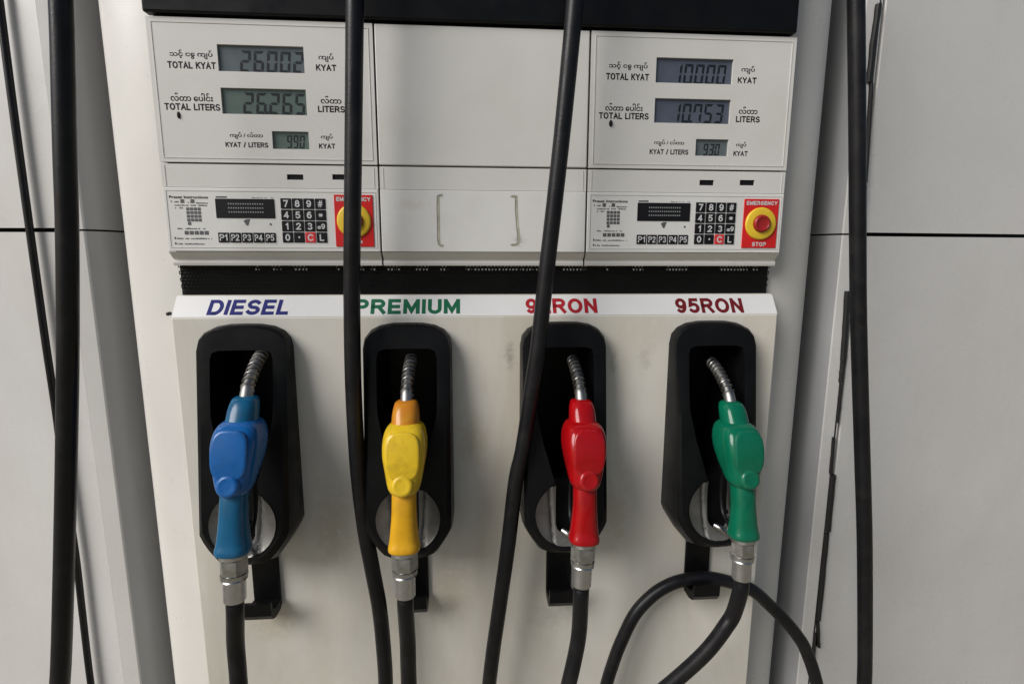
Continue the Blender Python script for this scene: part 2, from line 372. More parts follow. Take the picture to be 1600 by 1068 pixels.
# outer side panels, recesses and columns (vertical extrusions of a plan profile)
def extrude_plan(name, prof, z0, z1, m, side, smooth=True, label=None, nz=1, thick=None):
    bm = bmesh.new(); n = len(prof)
    zs = [z0 + (z1 - z0) * i / nz for i in range(nz + 1)]
    R = [[bm.verts.new((XC + side * u, y, z)) for u, y in prof] for z in zs]
    for A, B in zip(R, R[1:]):
        for k in range(n - 1): bm.faces.new((A[k], A[k + 1], B[k + 1], B[k]))
    # give the sheet its folded return edges
    e = thick or .004
    bmesh.ops.recalc_face_normals(bm, faces=bm.faces)
    f = bm.faces[0]
    if sum(q.normal.y for q in bm.faces) > 0: bmesh.ops.reverse_faces(bm, faces=bm.faces)
    bmesh.ops.solidify(bm, geom=list(bm.faces), thickness=e)
    o = mesh(name, bm, m, D, smooth=smooth, angle=28)
    if label: o['label'] = label
    return o
JZ = 0.4312
col_prof = [(.462, .0325), (.49, .033)] + [(x, y) for x, y in catmull([(.49, .033), (.52, .038), (.55, .046), (.574, .056), (.588, .067), (.5945, .080), (.595, .10)], 5)][1:] + [(.594, .31)]
rec_prof = [(.560, .304), (.60, .300)] + catmull([(.640, .290), (.652, .255), (.6545, .20), (.6555, .150), (.6575, .124), (.664, .110), (.6708, .1005)], 4)
band_prof = [(.6712, .1045), (.6716, .1010), (.674, .0992), (.680, .0988), (.702, .0985)]
out_prof = [(.7085, .112), (.709, .102), (.7105, .1)] + [(.76, .106), (.9, .124), (1.4, .19)]
for sd in (-1, 1):
    lab = 'left' if sd < 0 else 'right'
    extrude_plan('side_column', col_prof, -.84, 1.02, M_column, sd)
    for z0, z1 in ((-.84, JZ - .0016), (JZ + .0016, 1.02)):
        extrude_plan('recess_panel', rec_prof, z0, z1, M_recess_shaded, sd)
        extrude_plan('edge_trim', band_prof, z0, z1, M_side, sd)
    for z0, z1 in ((-.84, JZ - .0035), (JZ + .0035, 1.02)):
        extrude_plan('side_panel', out_prof if sd > 0 else [(.7022, .0985)] + out_prof[3:], z0, z1, M_side, sd)
bm = bmesh.new(); box(bm, XC - 1.395, XC + 1.395, .315, .335, -.84, 1.02); mesh('backing_plate', bm, M_cavity, D)
# torn rubber seal in the right gap, whole strip in the left panel
def seal(px0, py0, px1, py1, wpx, Y=.092):
    a = at(px0, py0, Y); b = at(px1, py1, Y); w = wpx * .00122 / 2
    bm = bmesh.new(); n = 8
    rings = []
    for i in range(n + 1):
        t = i / n; p = a.lerp(b, t); ww = w * (1 + random.uniform(-.10, .10)); j = random.uniform(-.0003, .0003)
        rings.append([Vector((p.x + j - ww, Y + .012, p.z)), Vector((p.x + j - ww, Y + .002, p.z)), Vector((p.x + j - ww * .5, Y, p.z)), Vector((p.x + j + ww * .5, Y, p.z)), Vector((p.x + j + ww, Y + .002, p.z)), Vector((p.x + j + ww, Y + .012, p.z))])
    loft(bm, rings)
    mesh('rubber_seal', bm, M_seal, D)
for s_ in ((1376, 5, 1368, 60, 8), (1368, 60, 1360.5, 128, 8), (1364, 129, 1354.5, 285, 4.5), (1354, 290, 1340, 440, 5), (1327, 455, 1319.5, 565, 8.5), (1319, 566, 1316, 598, 6), (1316, 600, 1310, 660, 3),
           (1305, 684, 1300, 741, 4), (1304, 743, 1295, 831, 9), (1294, 834, 1280.5, 970, 7.5), (1279.5, 972, 1281, 1012, 4.5), (1275, 990, 1270, 1060, 3)):
    seal(*s_)
seal(1377, 0, 1320, 534, 2.6, .097); seal(1320, 534, 1264, 1068, 2.6, .097)  # thin black strip added down the gap to darken its lit return edge
bm = bmesh.new()
ls = [at(x, y, .094) for x, y in ((-4, -20), (22, 180), (46, 355), (60, 455), (72, 540), (87, 640), (98, 725), (110, 810), (120, 880), (128, 950), (136, 1020), (143, 1075), (160, 1190))]
tube(bm, [Vector(p) for p in catmull(ls, 4)], .0058, 12)
o = mesh('rubber_seal', bm, M_rubber, D, smooth=True); o['label'] = 'black rubber strip running down the left side panel'

# head modules --------------------------------------------------------
XL, XR = -.0445, .9370
MX = [(XL, .2778), (.2806, .6062), (.6090, XR)]
Z_SEAM, Z_FR, Z_BOT, Z_TOP = .5285, .4925, .3965, .7315
bm = bmesh.new(); box(bm, XL + .004, XR - .004, .014, .030, .3775, 1.0); box(bm, XL + .001, XR - .003, .0262, .0305, .3275, .3774); mesh('inner_frame', bm, M_cavity, D)
bm = bmesh.new()
box(bm, XL - .001, XR - .004, -.006, .012, Z_TOP + .004, 1.0, .003); mesh('header_fascia', bm, M_black, D)

lcd = {}
LW = ((.0521, .176, .6595, .6964), (.0525, .176, .5999, .6366), (.1225, .1765, .5507, .5764))
def unit(k):
    dx = 0 if k == 0 else .66
    x0, x1 = MX[0] if k == 0 else MX[2]
    holes = [(a + dx, b + dx, c, d) for a, b, c, d in LW]
    # small oval keyhole
    bm = bmesh.new()
    plate(bm, x0, x1, Z_SEAM + .0012, Z_TOP, 0, .014, holes, .0045)
    p = mesh('display_panel', bm, M_panel, D)
    p['label'] = 'left price display panel' if k == 0 else 'right price display panel'
    # raised lip round the fascia
    bm = bmesh.new()
    frame(bm, x0 + .006, x1 - .006, Z_SEAM + .007, Z_TOP - .006, .0012, -.0007, .001)
    mesh('raised_rim', bm, M_panel, p)
    return p, holes
SEG = {'0': 'abcdef', '1': 'bc', '2': 'abged', '3': 'abgcd', '4': 'fgbc', '5': 'afgcd', '6': 'afgedc', '7': 'fabc', '8': 'abcdefg', '9': 'abcdfg', '.': 'p'}
def lcd_digits(bm, body, x0, x1, z0, z1, y, mi):
    n = len([c for c in body if c != '.']); cw = (x1 - x0) / (n - .22); w = cw * .74; h = z1 - z0; t = w * .24; sl = .10; x1 -= h * sl; cw = (x1 - x0) / (n - .22); w = cw * .76
    i = 0
    for ch in body:
        ox = x0 + i * cw
        def q(pts):
            bm.faces.new([bm.verts.new((ox + px + (pz - .0) * sl, y, z0 + pz)) for px, pz in pts]).material_index = mi
        if ch == '.':
            ox = x0 + (i - 1) * cw
            q([(w + .0002, 0), (w + t * 1.1, 0), (w + t * 1.1, t), (w + .0002, t)]); continue
        g = t * .16; hm = h / 2
        for s_ in SEG[ch]:
            if s_ == 'a': q([(g, h), (t + g, h - t), (w - t - g, h - t), (w - g, h)])
            if s_ == 'd': q([(g, 0), (w - g, 0), (w - t - g, t), (t + g, t)])
            if s_ == 'g': q([(g + t * .3, hm), (t + g, hm - t / 2), (w - t - g, hm - t / 2), (w - g - t * .3, hm), (w - t - g, hm + t / 2), (t + g, hm + t / 2)])
            if s_ == 'f': q([(0, hm + g), (t, hm + t * .6 + g), (t, h - t - g), (0, h - g)])
            if s_ == 'e': q([(0, g), (t, t + g), (t, hm - t * .6 - g), (0, hm - g)])
            if s_ == 'b': q([(w, hm + g), (w, h - g), (w - t, h - t - g), (w - t, hm + t * .6 + g)])
            if s_ == 'c': q([(w, g), (w, hm - g), (w - t, hm - t * .6 - g), (w - t, t + g)])
        i += 1
BL = {
 0: [('ft', 'သင့် ငေွ ကျပ်', 264.7, 332, 85.5, 14.5), ('st', 'TOTAL KYAT', 261.6, 337, 102, 10.8), ('ft', 'ကျပ်', 497.5, 521, 90.5, 14), ('st', 'KYAT', 493.7, 525.4, 106, 9.8),
     ('ft', 'လီတာ ေပါင်း', 266.3, 332.3, 151.8, 13), ('st', 'TOTAL LITERS', 257, 344, 167.2, 10.5), ('ft', 'လီတာ', 501, 533.5, 156, 12), ('st', 'LITERS', 496.8, 539, 170.7, 10),
     ('ft', 'ကျပ် / လီတာ', 359, 410.7, 212.2, 11), ('st', 'KYAT / LITERS', 352.4, 419, 226.3, 7.8), ('ft', 'ကျပ်', 501.5, 519.7, 214.5, 11), ('st', 'KYAT', 498.4, 523.7, 228.4, 7.8)],
 1: [('ft', 'သင့် ငေွ ကျပ်', 951.3, 1012, 103.8, 13.5), ('st', 'TOTAL KYAT', 946.9, 1014, 120.2, 10.5), ('ft', 'ကျပ်', 1158.4, 1179.5, 109.6, 13), ('st', 'KYAT', 1152.6, 1182, 125.8, 9.2),
     ('ft', 'လီတာ ေပါင်း', 945.7, 1004, 167.5, 12), ('st', 'TOTAL LITERS', 935.6, 1013.6, 181.3, 10), ('ft', 'လီတာ', 1154.4, 1183.7, 172.6, 11.5), ('st', 'LITERS', 1149.8, 1187.2, 186.5, 9.5),
     ('ft', 'ကျပ် / လီတာ', 1022, 1069, 223.7, 10.5), ('st', 'KYAT / LITERS', 1015, 1075.4, 237.4, 7.8), ('ft', 'ကျပ်', 1150, 1166, 226.9, 10.5), ('st', 'KYAT', 1145.8, 1168, 240, 7.6)]}
DG = {0: [('26002', 374, 476, 80.5, 113.5), ('26.265', 379, 478.5, 146, 178.5), ('990', 447.5, 477, 212, 231.5)],
      1: [('10000', 1050, 1135, 101, 132), ('10.753', 1048, 1131, 162.5, 192), ('930', 1098, 1124.5, 225, 243)]}
panels = []
for k in (0, 1):
    p, holes = unit(k); panels.append(p)
    for j, (h, g) in enumerate(zip(holes, DG[k])):
        bm = bmesh.new()
        y = .0040
        vs = [bm.verts.new(c) for c in ((h[0] - .001, y, h[2] - .001), (h[1] + .001, y, h[2] - .001), (h[1] + .001, y, h[3] + .001), (h[0] - .001, y, h[3] + .001))]
        bm.faces.new(vs)
        body, px0, px1, py0, py1 = g
        a = at(px0, (py0 + py1) / 2, y); b = at(px1, (py0 + py1) / 2, y); zt = at((px0 + px1) / 2, py0, y).z; zb = at((px0 + px1) / 2, py1, y).z
        lcd_digits(bm, body, a.x, b.x, zb, zt, y - .0004, 1)
        m = M_lcdg if (k == 0 and j > 0) else (M_lcdb if k == 1 and j < 2 else M_lcd)
        NORECALC.add('lcd_screen')
        mesh('lcd_screen', bm, [m, M_seg], p)
    for kind, body, x0, x1, yc, h in BL[k]:
        pb = px_box(x0, x1, yc, h)
        if kind == 'st': write(body, pb, M_ink, p, bold=.19, gap=.07)
        else: font_mesh(body, pb[0], pb[1], pb[2], pb[3], -.0002, M_ink, p, thin=.022)
    bx = px_box(*((277, 281.6, 180, 11) if k == 0 else (951.5, 956.8, 193, 10.5)))
    bm = bmesh.new()
    loft(bm, [[Vector(((bx[0] + bx[1]) / 2 + (bx[1] - bx[0]) / 2 * s_ * math.cos(a), y, bx[2] + bx[3] / 2 * s_ * math.sin(a))) for a in [2 * math.pi * i / 16 for i in range(16)]] for y, s_ in ((.0005, 1), (-.0012, 1), (-.002, .7))])
    mesh('screw_plug', bm, M_ink, p, smooth=True)

# centre blank panel and the strip below the displays
bm = bmesh.new(); box(bm, MX[1][0], MX[1][1], 0, .014, Z_SEAM + .0012, Z_TOP, .0014); mesh('blank_panel', bm, M_panel, D)
for k in range(3):
    x0, x1 = MX[k]; holes = []
    if k != 1:
        dx = 0 if k == 0 else .66
        for pa in ((448, 473.5), (519, 544)) if k == 0 else ((1093.5, 1116), (1156.5, 1179.5)):
            yc = 276.5 if k == 0 else 285.3
            q = px_box(pa[0], pa[1], yc, 8.5); holes.append((q[0], q[1], q[2] - q[3] / 2, q[2] + q[3] / 2))
    bm = bmesh.new(); plate(bm, x0, x1, Z_FR + .0006, Z_SEAM - .0012, .0012, .014, holes, .005)
    p = mesh('trim_strip', bm, M_panel, D)
    for h in holes:
        bm = bmesh.new(); box(bm, h[0] - .001, h[1] + .001, .0036, .006, h[2] - .001, h[3] + .001); mesh('slot_insert', bm, M_ink, p)
    for xx in ((x0 + .0052, x0 + .006), (x1 - .006, x1 - .0052)):
        bm = bmesh.new(); box(bm, xx[0], xx[1], .0006, .002, Z_FR + .002, Z_SEAM - .003); mesh('raised_rim', bm, M_panel, p)
# keypad panels
KX = ((.1279, .1972), (.410, .4785))
keyset = [['7', '8', '9', '#'], ['4', '5', '6', '*'], ['1', '2', '3', 'a9'], ['0', '.', 'C', 'L']]
def key(p, x0, x1, z0, z1, leg, red=False):
    bm = bmesh.new(); box(bm, x0, x1, -.0012, .001, z0, z1, .0005, 1)
    w = x1 - x0; h = z1 - z0
    hh = h * .66 if leg != 'a9' else h * .5
    lw = {'.': .14, '1': .26, '#': .5, '*': .45, 'C': .56, 'L': .42}.get(leg, .48 if len(leg) == 1 else .74)
    yc = (z0 + z1) / 2
    letters(bm, leg, x0 + w * (.5 - lw / 2), x0 + w * (.5 + lw / 2), yc if leg != '.' else yc + .001, hh, .12 if leg in '#*' else (.18 if len(leg) == 1 else .17), y=-.00135, mi=1)
    NORECALC.add('key')
    o = mesh('key', bm, [M_keyr if red else M_key, M_keyw], p)
    if red: o['label'] = 'red clear key'
def tiny_line(bm, x0, x1, z, h, seed, y=-.0003, fill=.72):
    """a line of print too small to read: separate little strokes of ink"""
    rnd = random.Random(seed); x = x0
    while x < x1:
        w = rnd.uniform(.35, .95) * h
        if rnd.random() < fill:
            hh = h * rnd.choice((.55, .55, .8, .7)); zz = z - h / 2
            bm.faces.new([bm.verts.new(c) for c in ((x, y, zz), (min(x + w * .7, x1), y, zz), (min(x + w * .7, x1), y, zz + hh), (x, y, zz + hh))])
        x += w
for k in (0, 1):
    dx = 0 if k == 0 else .66
    x0, x1 = MX[0] if k == 0 else MX[2]
    bm = bmesh.new(); box(bm, x0, x1, 0, .014, Z_BOT + .0005, Z_FR, .001)
    p = mesh('keypad_panel', bm, M_overlay, D)
    p['label'] = 'left preset keypad panel' if k == 0 else 'right preset keypad panel'
    bm = bmesh.new()
    frame(bm, x0 + .0040, x1 - .0040, Z_BOT + .006, Z_FR - .004, .0009, -.0006, .001)
    mesh('raised_rim', bm, M_panel, p)
    # display of three dotted rows
    bm = bmesh.new(); box(bm, .0313 + dx, .1191 + dx, -.001, .001, .4475, .4764, .0004, 1)
    for r in range(3):
        for c in range(15):
            xx = .0500 + dx + c * .0036; zz = .4688 - r * .0061
            f = bm.faces.new([bm.verts.new(q) for q in ((xx, -.0012, zz - .0011), (xx + .0021, -.0012, zz - .0011), (xx + .0021, -.0012, zz + .0011), (xx, -.0012, zz + .0011))]); f.material_index = 1
    NORECALC.add('preset_display'); mesh('preset_display', bm, [M_key, mat('display_dots', (.22, .23, .23), .4) if k == 0 else bpy.data.materials['display_dots']], p)
    cw = (.1972 - .1279) / 4; ch = (.4785 - .410) / 4
    for r in range(4):
        for c in range(4):
            kx = .1279 + dx + c * cw; kz = .4785 - (r + 1) * ch
            leg = keyset[r][c]; key(p, kx + .0006, kx + cw - .0008, kz + .0007, kz + ch - .0007, leg, leg == 'C')
    cw = (.1191 - .0313) / 5
    for c in range(5):
        kx = .0313 + dx + c * cw; key(p, kx + .0004, kx + cw - .0012, .4105, .4255, 'P%d' % (c + 1))
    # instructions
    hx = x0 - XL * 0
    ox = x0 + .0065
    bm = bmesh.new(); W = .062
    font_mesh('Preset Instructions', ox + .002, ox + .059, .4783, .0042, -.0003, M_ink, p, thin=.02)
    zz = .4722
    tiny_line(bm, ox + .004, ox + .0055, zz, .0036, 3 + k)
    for i, (a, b, z) in enumerate(((.009, .016, .4715), (.029, .033, .4708), (.041, .058, .4700), (.009, .024, .4665), (.025, .058, .4665), (.009, .021, .4625), (.010, .051, .4316), (.008, .060, .4166), (.008, .048, .4084))):
        tiny_line(bm, ox + a, ox + b, z, .0027, 10 + i, fill=.85)
    NORECALC.add('instructions_print'); tag(mesh('instructions_print', bm, M_inkgrey, p), kind='stuff')
    bm = bmesh.new()
    def sq(x, z, w, h): bm.faces.new([bm.verts.new(q) for q in ((x, -.0003, z), (x + w, -.0003, z), (x + w, -.0003, z + h), (x, -.0003, z + h))])
    sq(ox + .018, .4695, .0055, .0055); sq(ox + .033, .4695, .0055, .0055)
    for r in range(4):
        for c in range(4):
            sq(ox + .0255 + c * .0056, .4585 - r * .0055, .0046, .0044)
    sq(ox + .0262, .4366, .0046, .0048)
    for c in range(5): sq(ox + .020 + c * .0074, .4222, .0060, .0056)
    sq(ox + .0042, .4152, .0022, .0034); sq(ox + .0042, .4070, .0022, .0034)
    # heading ticks and the little pictograms
    sq(.0325 + dx, .4778, .0165, .0022)
    bm.faces.new([bm.verts.new(q) for q in ((.071 + dx, -.0003, .4435), (.075 + dx, -.0003, .4365), (.0775 + dx, -.0003, .4365), (.081 + dx, -.0003, .4460), (.0755 + dx, -.0003, .4458))])
    bm.faces.new([bm.verts.new(q) for q in ((.1095 + dx, -.0003, .4385), (.1115 + dx, -.0003, .4362), (.1135 + dx, -.0003, .4385), (.1115 + dx, -.0003, .4408))])
    tiny_line(bm, .0865 + dx, .1185 + dx, .4785, .0018, 60, fill=.6)
    NORECALC.add('key_diagram'); tag(mesh('key_diagram', bm, M_inkgrey, p), kind='stuff')
    # emergency stop
    ex0, ex1, ez0, ez1 = .2097 + dx, .2688 + dx, .4048, .4840
    bm = bmesh.new(); box(bm, ex0, ex1, -.0016, .0005, ez0, ez1, .0004, 1)
    e = mesh('emergency_stop', bm, M_red, D); e['label'] = 'left emergency stop partly behind the hose' if k == 0 else 'right emergency stop'
    ecx = (ex0 + ex1) / 2; ecz = .4443
    write('EMERGENCY', (ex0 + .0035, ex1 - .003, ez1 - .0066, .0062), M_keyw, e, y=-.0018, bold=.22)
    write('STOP', (ecx - .012, ecx + .012, ez0 + .0062, .0066), M_keyw, e, y=-.0018, bold=.22)
    bm = bmesh.new(); lathe_y(bm, ecx, ecz, [(.0262, -.0010), (.0262, -.0030), (.0250, -.0045), (.0235, -.0050), (.0145, -.0052), (.0135, -.0040)], 56)
    mesh('collar', bm, M_yel, e, smooth=True, angle=40)
    bm = bmesh.new(); lathe_y(bm, ecx, ecz, [(.0138, -.0040), (.0140, -.0065), (.0136, -.0090), (.0122, -.0102), (.0104, -.0104), (.0096, -.0096), (.0040, -.0092), (.0008, -.0092)], 48)
    mesh('push_button', bm, M_mush, e, smooth=True, angle=50)
bm = bmesh.new(); box(bm, MX[1][0], MX[1][1], 0, .014, Z_BOT + .0005, Z_FR, .001)
p = mesh('lower_blank_panel', bm, M_overlay, D)
for pts in (((692, 305), (686, 306), (684.5, 312), (685, 345), (685.5, 372), (687, 382), (693, 384)), ((799, 307), (806, 307), (806.5, 312), (807.5, 340), (810, 365), (810.5, 378), (806, 382), (799, 382.5))):
    bm = bmesh.new(); q = [at(x, y, -.0003) for x, y in pts]
    q = [Vector(v) for v in catmull(q, 4)]
    strip(bm, [(v.x, v.z) for v in q], .0042, -.0003, False, lambda p_, y: Vector((p_.x, y, p_.y)), 0)
    NORECALC.add('glue_mark'); mesh('glue_mark', bm, M_glue, p)
    bm = bmesh.new(); q = [(v.x + random.uniform(-.0003, .0003), v.z) for v in q]
    strip(bm, [(x - .0019, z) for x, z in q], .0007, -.0005, False, lambda p_, y: Vector((p_.x, y, p_.y)), 0)
    mesh('glue_mark', bm, M_inkgrey, p)
# chin: cove that runs back under the keypad panels
for k in range(3):
    x0, x1 = MX[k]
    bm = bmesh.new()
    prof = [(0.000, .3963), (.0010, .3952), (.006, .3905), (.0125, .3850), (.0135, .3836), (.0105, .3822), (.0100, .3790), (.0110, .3752), (.014, .3745), (.026, .3745), (.026, .3963)]
    sl = [(x0, 0), (x1, 0)]
    loft(bm, [[Vector((x, y, z)) for y, z in prof] for x in (x0 + (.0 if k else 0), x1)])
    mesh('lower_trim', bm, M_panel, D)
# perforated vent, real holes
bm = bmesh.new()
vx0, vx1, vz0, vz1 = XL + .002, XR - .004, .3275, .3768
yt, yb = .0180, .0245
pitch = .00565; nc = int((vx1 - vx0) / pitch); rows = 9; rp = (vz1 - vz0) / rows; pitch = (vx1 - vx0) / nc
vmap = {}
def gv(x, z):
    k_ = (round(x, 5), round(z, 5))
    if k_ not in vmap: vmap[k_] = bm.verts.new((x, yb + (yt - yb) * (z - vz0) / (vz1 - vz0), z))
    return vmap[k_]
for r in range(rows):
    off = pitch / 2 if r % 2 else 0
    for c in range(nc - (1 if off else 0)):
        x = vx0 + c * pitch + off; z = vz0 + r * rp
        o_ = [gv(x, z), gv(x + pitch, z), gv(x + pitch, z + rp), gv(x, z + rp)]
        cx, cz, rr = x + pitch / 2, z + rp / 2, pitch * .31
        i_ = []
        for j in range(8):
            a = math.radians(-157.5 + 45 * j); i_.append(bm.verts.new((cx + rr * math.cos(a), yb + (yt - yb) * (z + rp / 2 - vz0) / (vz1 - vz0), cz + rr * math.sin(a))))
        for q in range(4):
            a, b = o_[q], o_[(q + 1) % 4]; i0, i1, i2 = i_[(2 * q) % 8 if True else 0], i_[(2 * q + 1) % 8], i_[(2 * q + 2) % 8]
            bm.faces.new((a, b, i2, i1)) ; bm.faces.new((a, i1, i0))
vent = mesh('vent_grille', bm, M_black, D)
NORECALC.add('light_in_holes')
bm = bmesh.new()
rnd = random.Random(4); x = at(400, 420, .02).x
segs = [(399, 406), (425, 480), (525, 570), (580, 625), (650, 700), (712, 860), (880, 1010), (1042, 1075), (1125, 1185)]
for a, b in segs:
    xa = at(a, 420, .02).x; xb = at(b, 420, .02).x
    while xa < xb:
        w = rnd.uniform(.003, .016)
        if rnd.random() < .75: box(bm, xa, min(xa + w, xb), .0200, .0230, .3655, .3760)
        xa += w + .002
tag(mesh('light_in_holes', bm, mat('pale_hole_light', (.55, .55, .52), .5), vent), kind='stuff')  # pale bits added behind the top holes, standing in for light shining through

# lower panel with the sloping grade strip
LX0, LX1, YF = -.0469, .9387, -.008
bm = bmesh.new()
prof = [(YF, -.82), (YF, .2925), (YF + .0006, .2942), (.0145, .3262), (.0165, .3272), (.032, .3272), (.032, -.82)]
HX = [.0670, .3187, .5702, .8222]
xs_ = [LX0, LX1] + [h + q for h in HX for q in (-.051, .051)]; xs_.sort()
zs_ = [-.82, .0, .256, .2925]; cache = {}
def lv(x, y, z):
    k_ = (round(x, 5), round(y, 5), round(z, 5))
    if k_ not in cache: cache[k_] = bm.verts.new((x, y, z))
    return cache[k_]
for a, b in zip(xs_, xs_[1:]):
    hole_col = any(abs((a + b) / 2 - h) < .01 for h in HX)
    for c, d in zip(zs_, zs_[1:]):
        if hole_col and c == .0:
            for p_, q_ in (((a, c), (b, c)), ((b, c), (b, d)), ((b, d), (a, d)), ((a, d), (a, c))):
                bm.faces.new((lv(p_[0], YF, p_[1]), lv(q_[0], YF, q_[1]), lv(q_[0], YF + .012, q_[1]), lv(p_[0], YF + .012, p_[1])))
            continue
        bm.faces.new((lv(a, YF, c), lv(b, YF, c), lv(b, YF, d), lv(a, YF, d)))
    for p_, q_ in zip(prof[1:-1], prof[2:]):
        if p_[0] == q_[0]: continue
        bm.faces.new((lv(a, *p_), lv(b, *p_), lv(b, *q_), lv(a, *q_)))
for x in (LX0, LX1):
    for c, d in zip(zs_, zs_[1:]): bm.faces.new((lv(x, YF, c), lv(x, YF, d), lv(x, .032, d), lv(x, .032, c)))
    bm.faces.new([lv(x, *q_) for q_ in prof[1:5]] + [lv(x, .032, .2925)])
lp = mesh('lower_panel', bm, M_paint, D)
bv = lp.modifiers.new('bevel', 'BEVEL'); bv.width = .0022; bv.segments = 3; bv.limit_method = 'ANGLE'
# pale printed strip lying on the slope
P0 = Vector((0, YF + .0006, .2942)); P1 = Vector((0, .0145, .3262)); sl_d = (P1 - P0); sl_len = sl_d.length; sl_d.normalize(); sl_n = Vector((0, -sl_d.z, sl_d.y))
def slope(p, off): return Vector((p.x, 0, 0)) + Vector((0, P0.y, P0.z)) + sl_d * p.y - Vector((0, -sl_n.y, -sl_n.z)) * off
def px_slope(px, py):
    d = fwd + (px - 800) / F_PX * RT - (py - 534) / F_PX * UP
    n = sl_n; t = (Vector((0, P0.y, P0.z)) - CAM).dot(n) / d.dot(n); q = CAM + d * t
    return q.x, (q - Vector((0, P0.y, P0.z))).dot(sl_d)
bm = bmesh.new(); X0, X1 = LX0 + .0005, LX1 - .0005
vs = [slope(Vector(c), .0006) for c in ((X0, .0005), (X1, .0005), (X1, sl_len - .0008), (X0, sl_len - .0008))]
bm.faces.new([bm.verts.new(v) for v in vs])
NORECALC.add('grade_strip')
strip_o = mesh('grade_strip', bm, mat('white_vinyl_strip', (.63, .625, .61), .35, var=.03, vscale=12), D)
for body, a, b, y0, y1, m, sh in (('DIESEL', 322, 452.5, 468.5, 492, M_navy, .10), ('PREMIUM', 553, 719, 467.5, 490.5, M_green, 0), ('92RON', 821.5, 934, 466.5, 489.5, M_redl, 0), ('95RON', 1057, 1163, 466, 489, M_maroon, 0)):
    q0 = px_slope(a, y1); q1 = px_slope(b, y1); q2 = px_slope((a + b) / 2, y0); q3 = px_slope((a + b) / 2, y1)
    bm = bmesh.new(); letters(bm, body, q0[0], q1[0], (q2[1] + q3[1]) / 2, q2[1] - q3[1], .208, sh, .0008, X=lambda p, y: slope(p, y), gap=.09, eps=-.00005)
    mesh('lettering', bm, m, strip_o)
bm = bmesh.new(); q = at(263.5, 490, .03); lathe_y(bm, q.x, q.z, [(.0030, .034), (.0030, .027), (.0018, .026)], 12); mesh('screw', bm, M_seal, D, smooth=True)

# nozzle holders ------------------------------------------------------
ZT, W = .285, .140
DISH_Z, DISH_R, DISH_Y = -.018, .0505, -.083
def front_y(z): return -.034 - (ZT - .02 - z) * .170
def outline(M_=18):
    """front and base outlines, left half then mirrored, counter clockwise from top centre"""
    f, b = [], []
    hw = W / 2
    def add(fx, fz, bx, bz): f.append((fx, fz)); b.append((bx, bz))
    zt = ZT - .012
    pts_f = [(0, zt + .004), (-.022, zt + .0035), (-.042, zt + .000), (-.054, zt - .006), (-.062, zt - .015), (-.0655, zt - .028)]
    pts_b = [(0, ZT), (-.024, ZT - .0005), (-.044, ZT - .004), (-.058, ZT - .011), (-.067, ZT - .022), (-hw, ZT - .038)]
    for p_, q in zip(pts_f, pts_b): add(*p_, *q)
    n = 8
    for i in range(1, n + 1):
        t = i / n; z = (ZT - .04) + (DISH_Z + .010 - (ZT - .04)) * t
        add(-.0655 + .0035 * 0, z, -hw, (ZT - .038) + (-.034 - (ZT - .038)) * t)
    # lower end: front goes round the dish, base is chamfered
    R = .0600
    base_low = [(-.0700, -.040), (-.066, -.050), (-.060, -.060), (-.052, -.073), (-.045, -.084), (-.034, -.087), (-.020, -.087), (0, -.087)]
    for i in range(1, 9):
        a = math.pi + (math.pi / 2) * i / 8
        x = R * math.cos(a) * (1.09 if i < 2 else 1.0 + .09 * max(0, 1 - i / 4)); z = DISH_Z + R * math.sin(a)
        add(x, z, *base_low[i - 1])
    fr = f + [(-x, z) for x, z in f[-2:0:-1]]; br = b + [(-x, z) for x, z in b[-2:0:-1]]
    return fr, br
def inner():
    c = [(0, ZT - .038), (-.034, ZT - .0385), (-.044, ZT - .042), (-.047, ZT - .052), (-.047, ZT - .11), (-.046, ZT - .14), (-.036, ZT - .19), (-.0200, ZT - .245)]
    zc = [(-.0175, DISH_Z + math.sqrt(DISH_R ** 2 - .0175 ** 2) + .001)]
    c += zc
    a0 = math.atan2(zc[0][1] - DISH_Z, -.0175)
    a0 = math.atan2(math.sqrt(DISH_R ** 2 - .0175 ** 2), -.0175)
    for i in range(1, 17):
        a = a0 + (math.radians(270) - a0) * i / 16
        c.append((DISH_R * math.cos(a), DISH_Z + DISH_R * math.sin(a)))
    return c + [(-x, z) for x, z in c[-2:0:-1]]
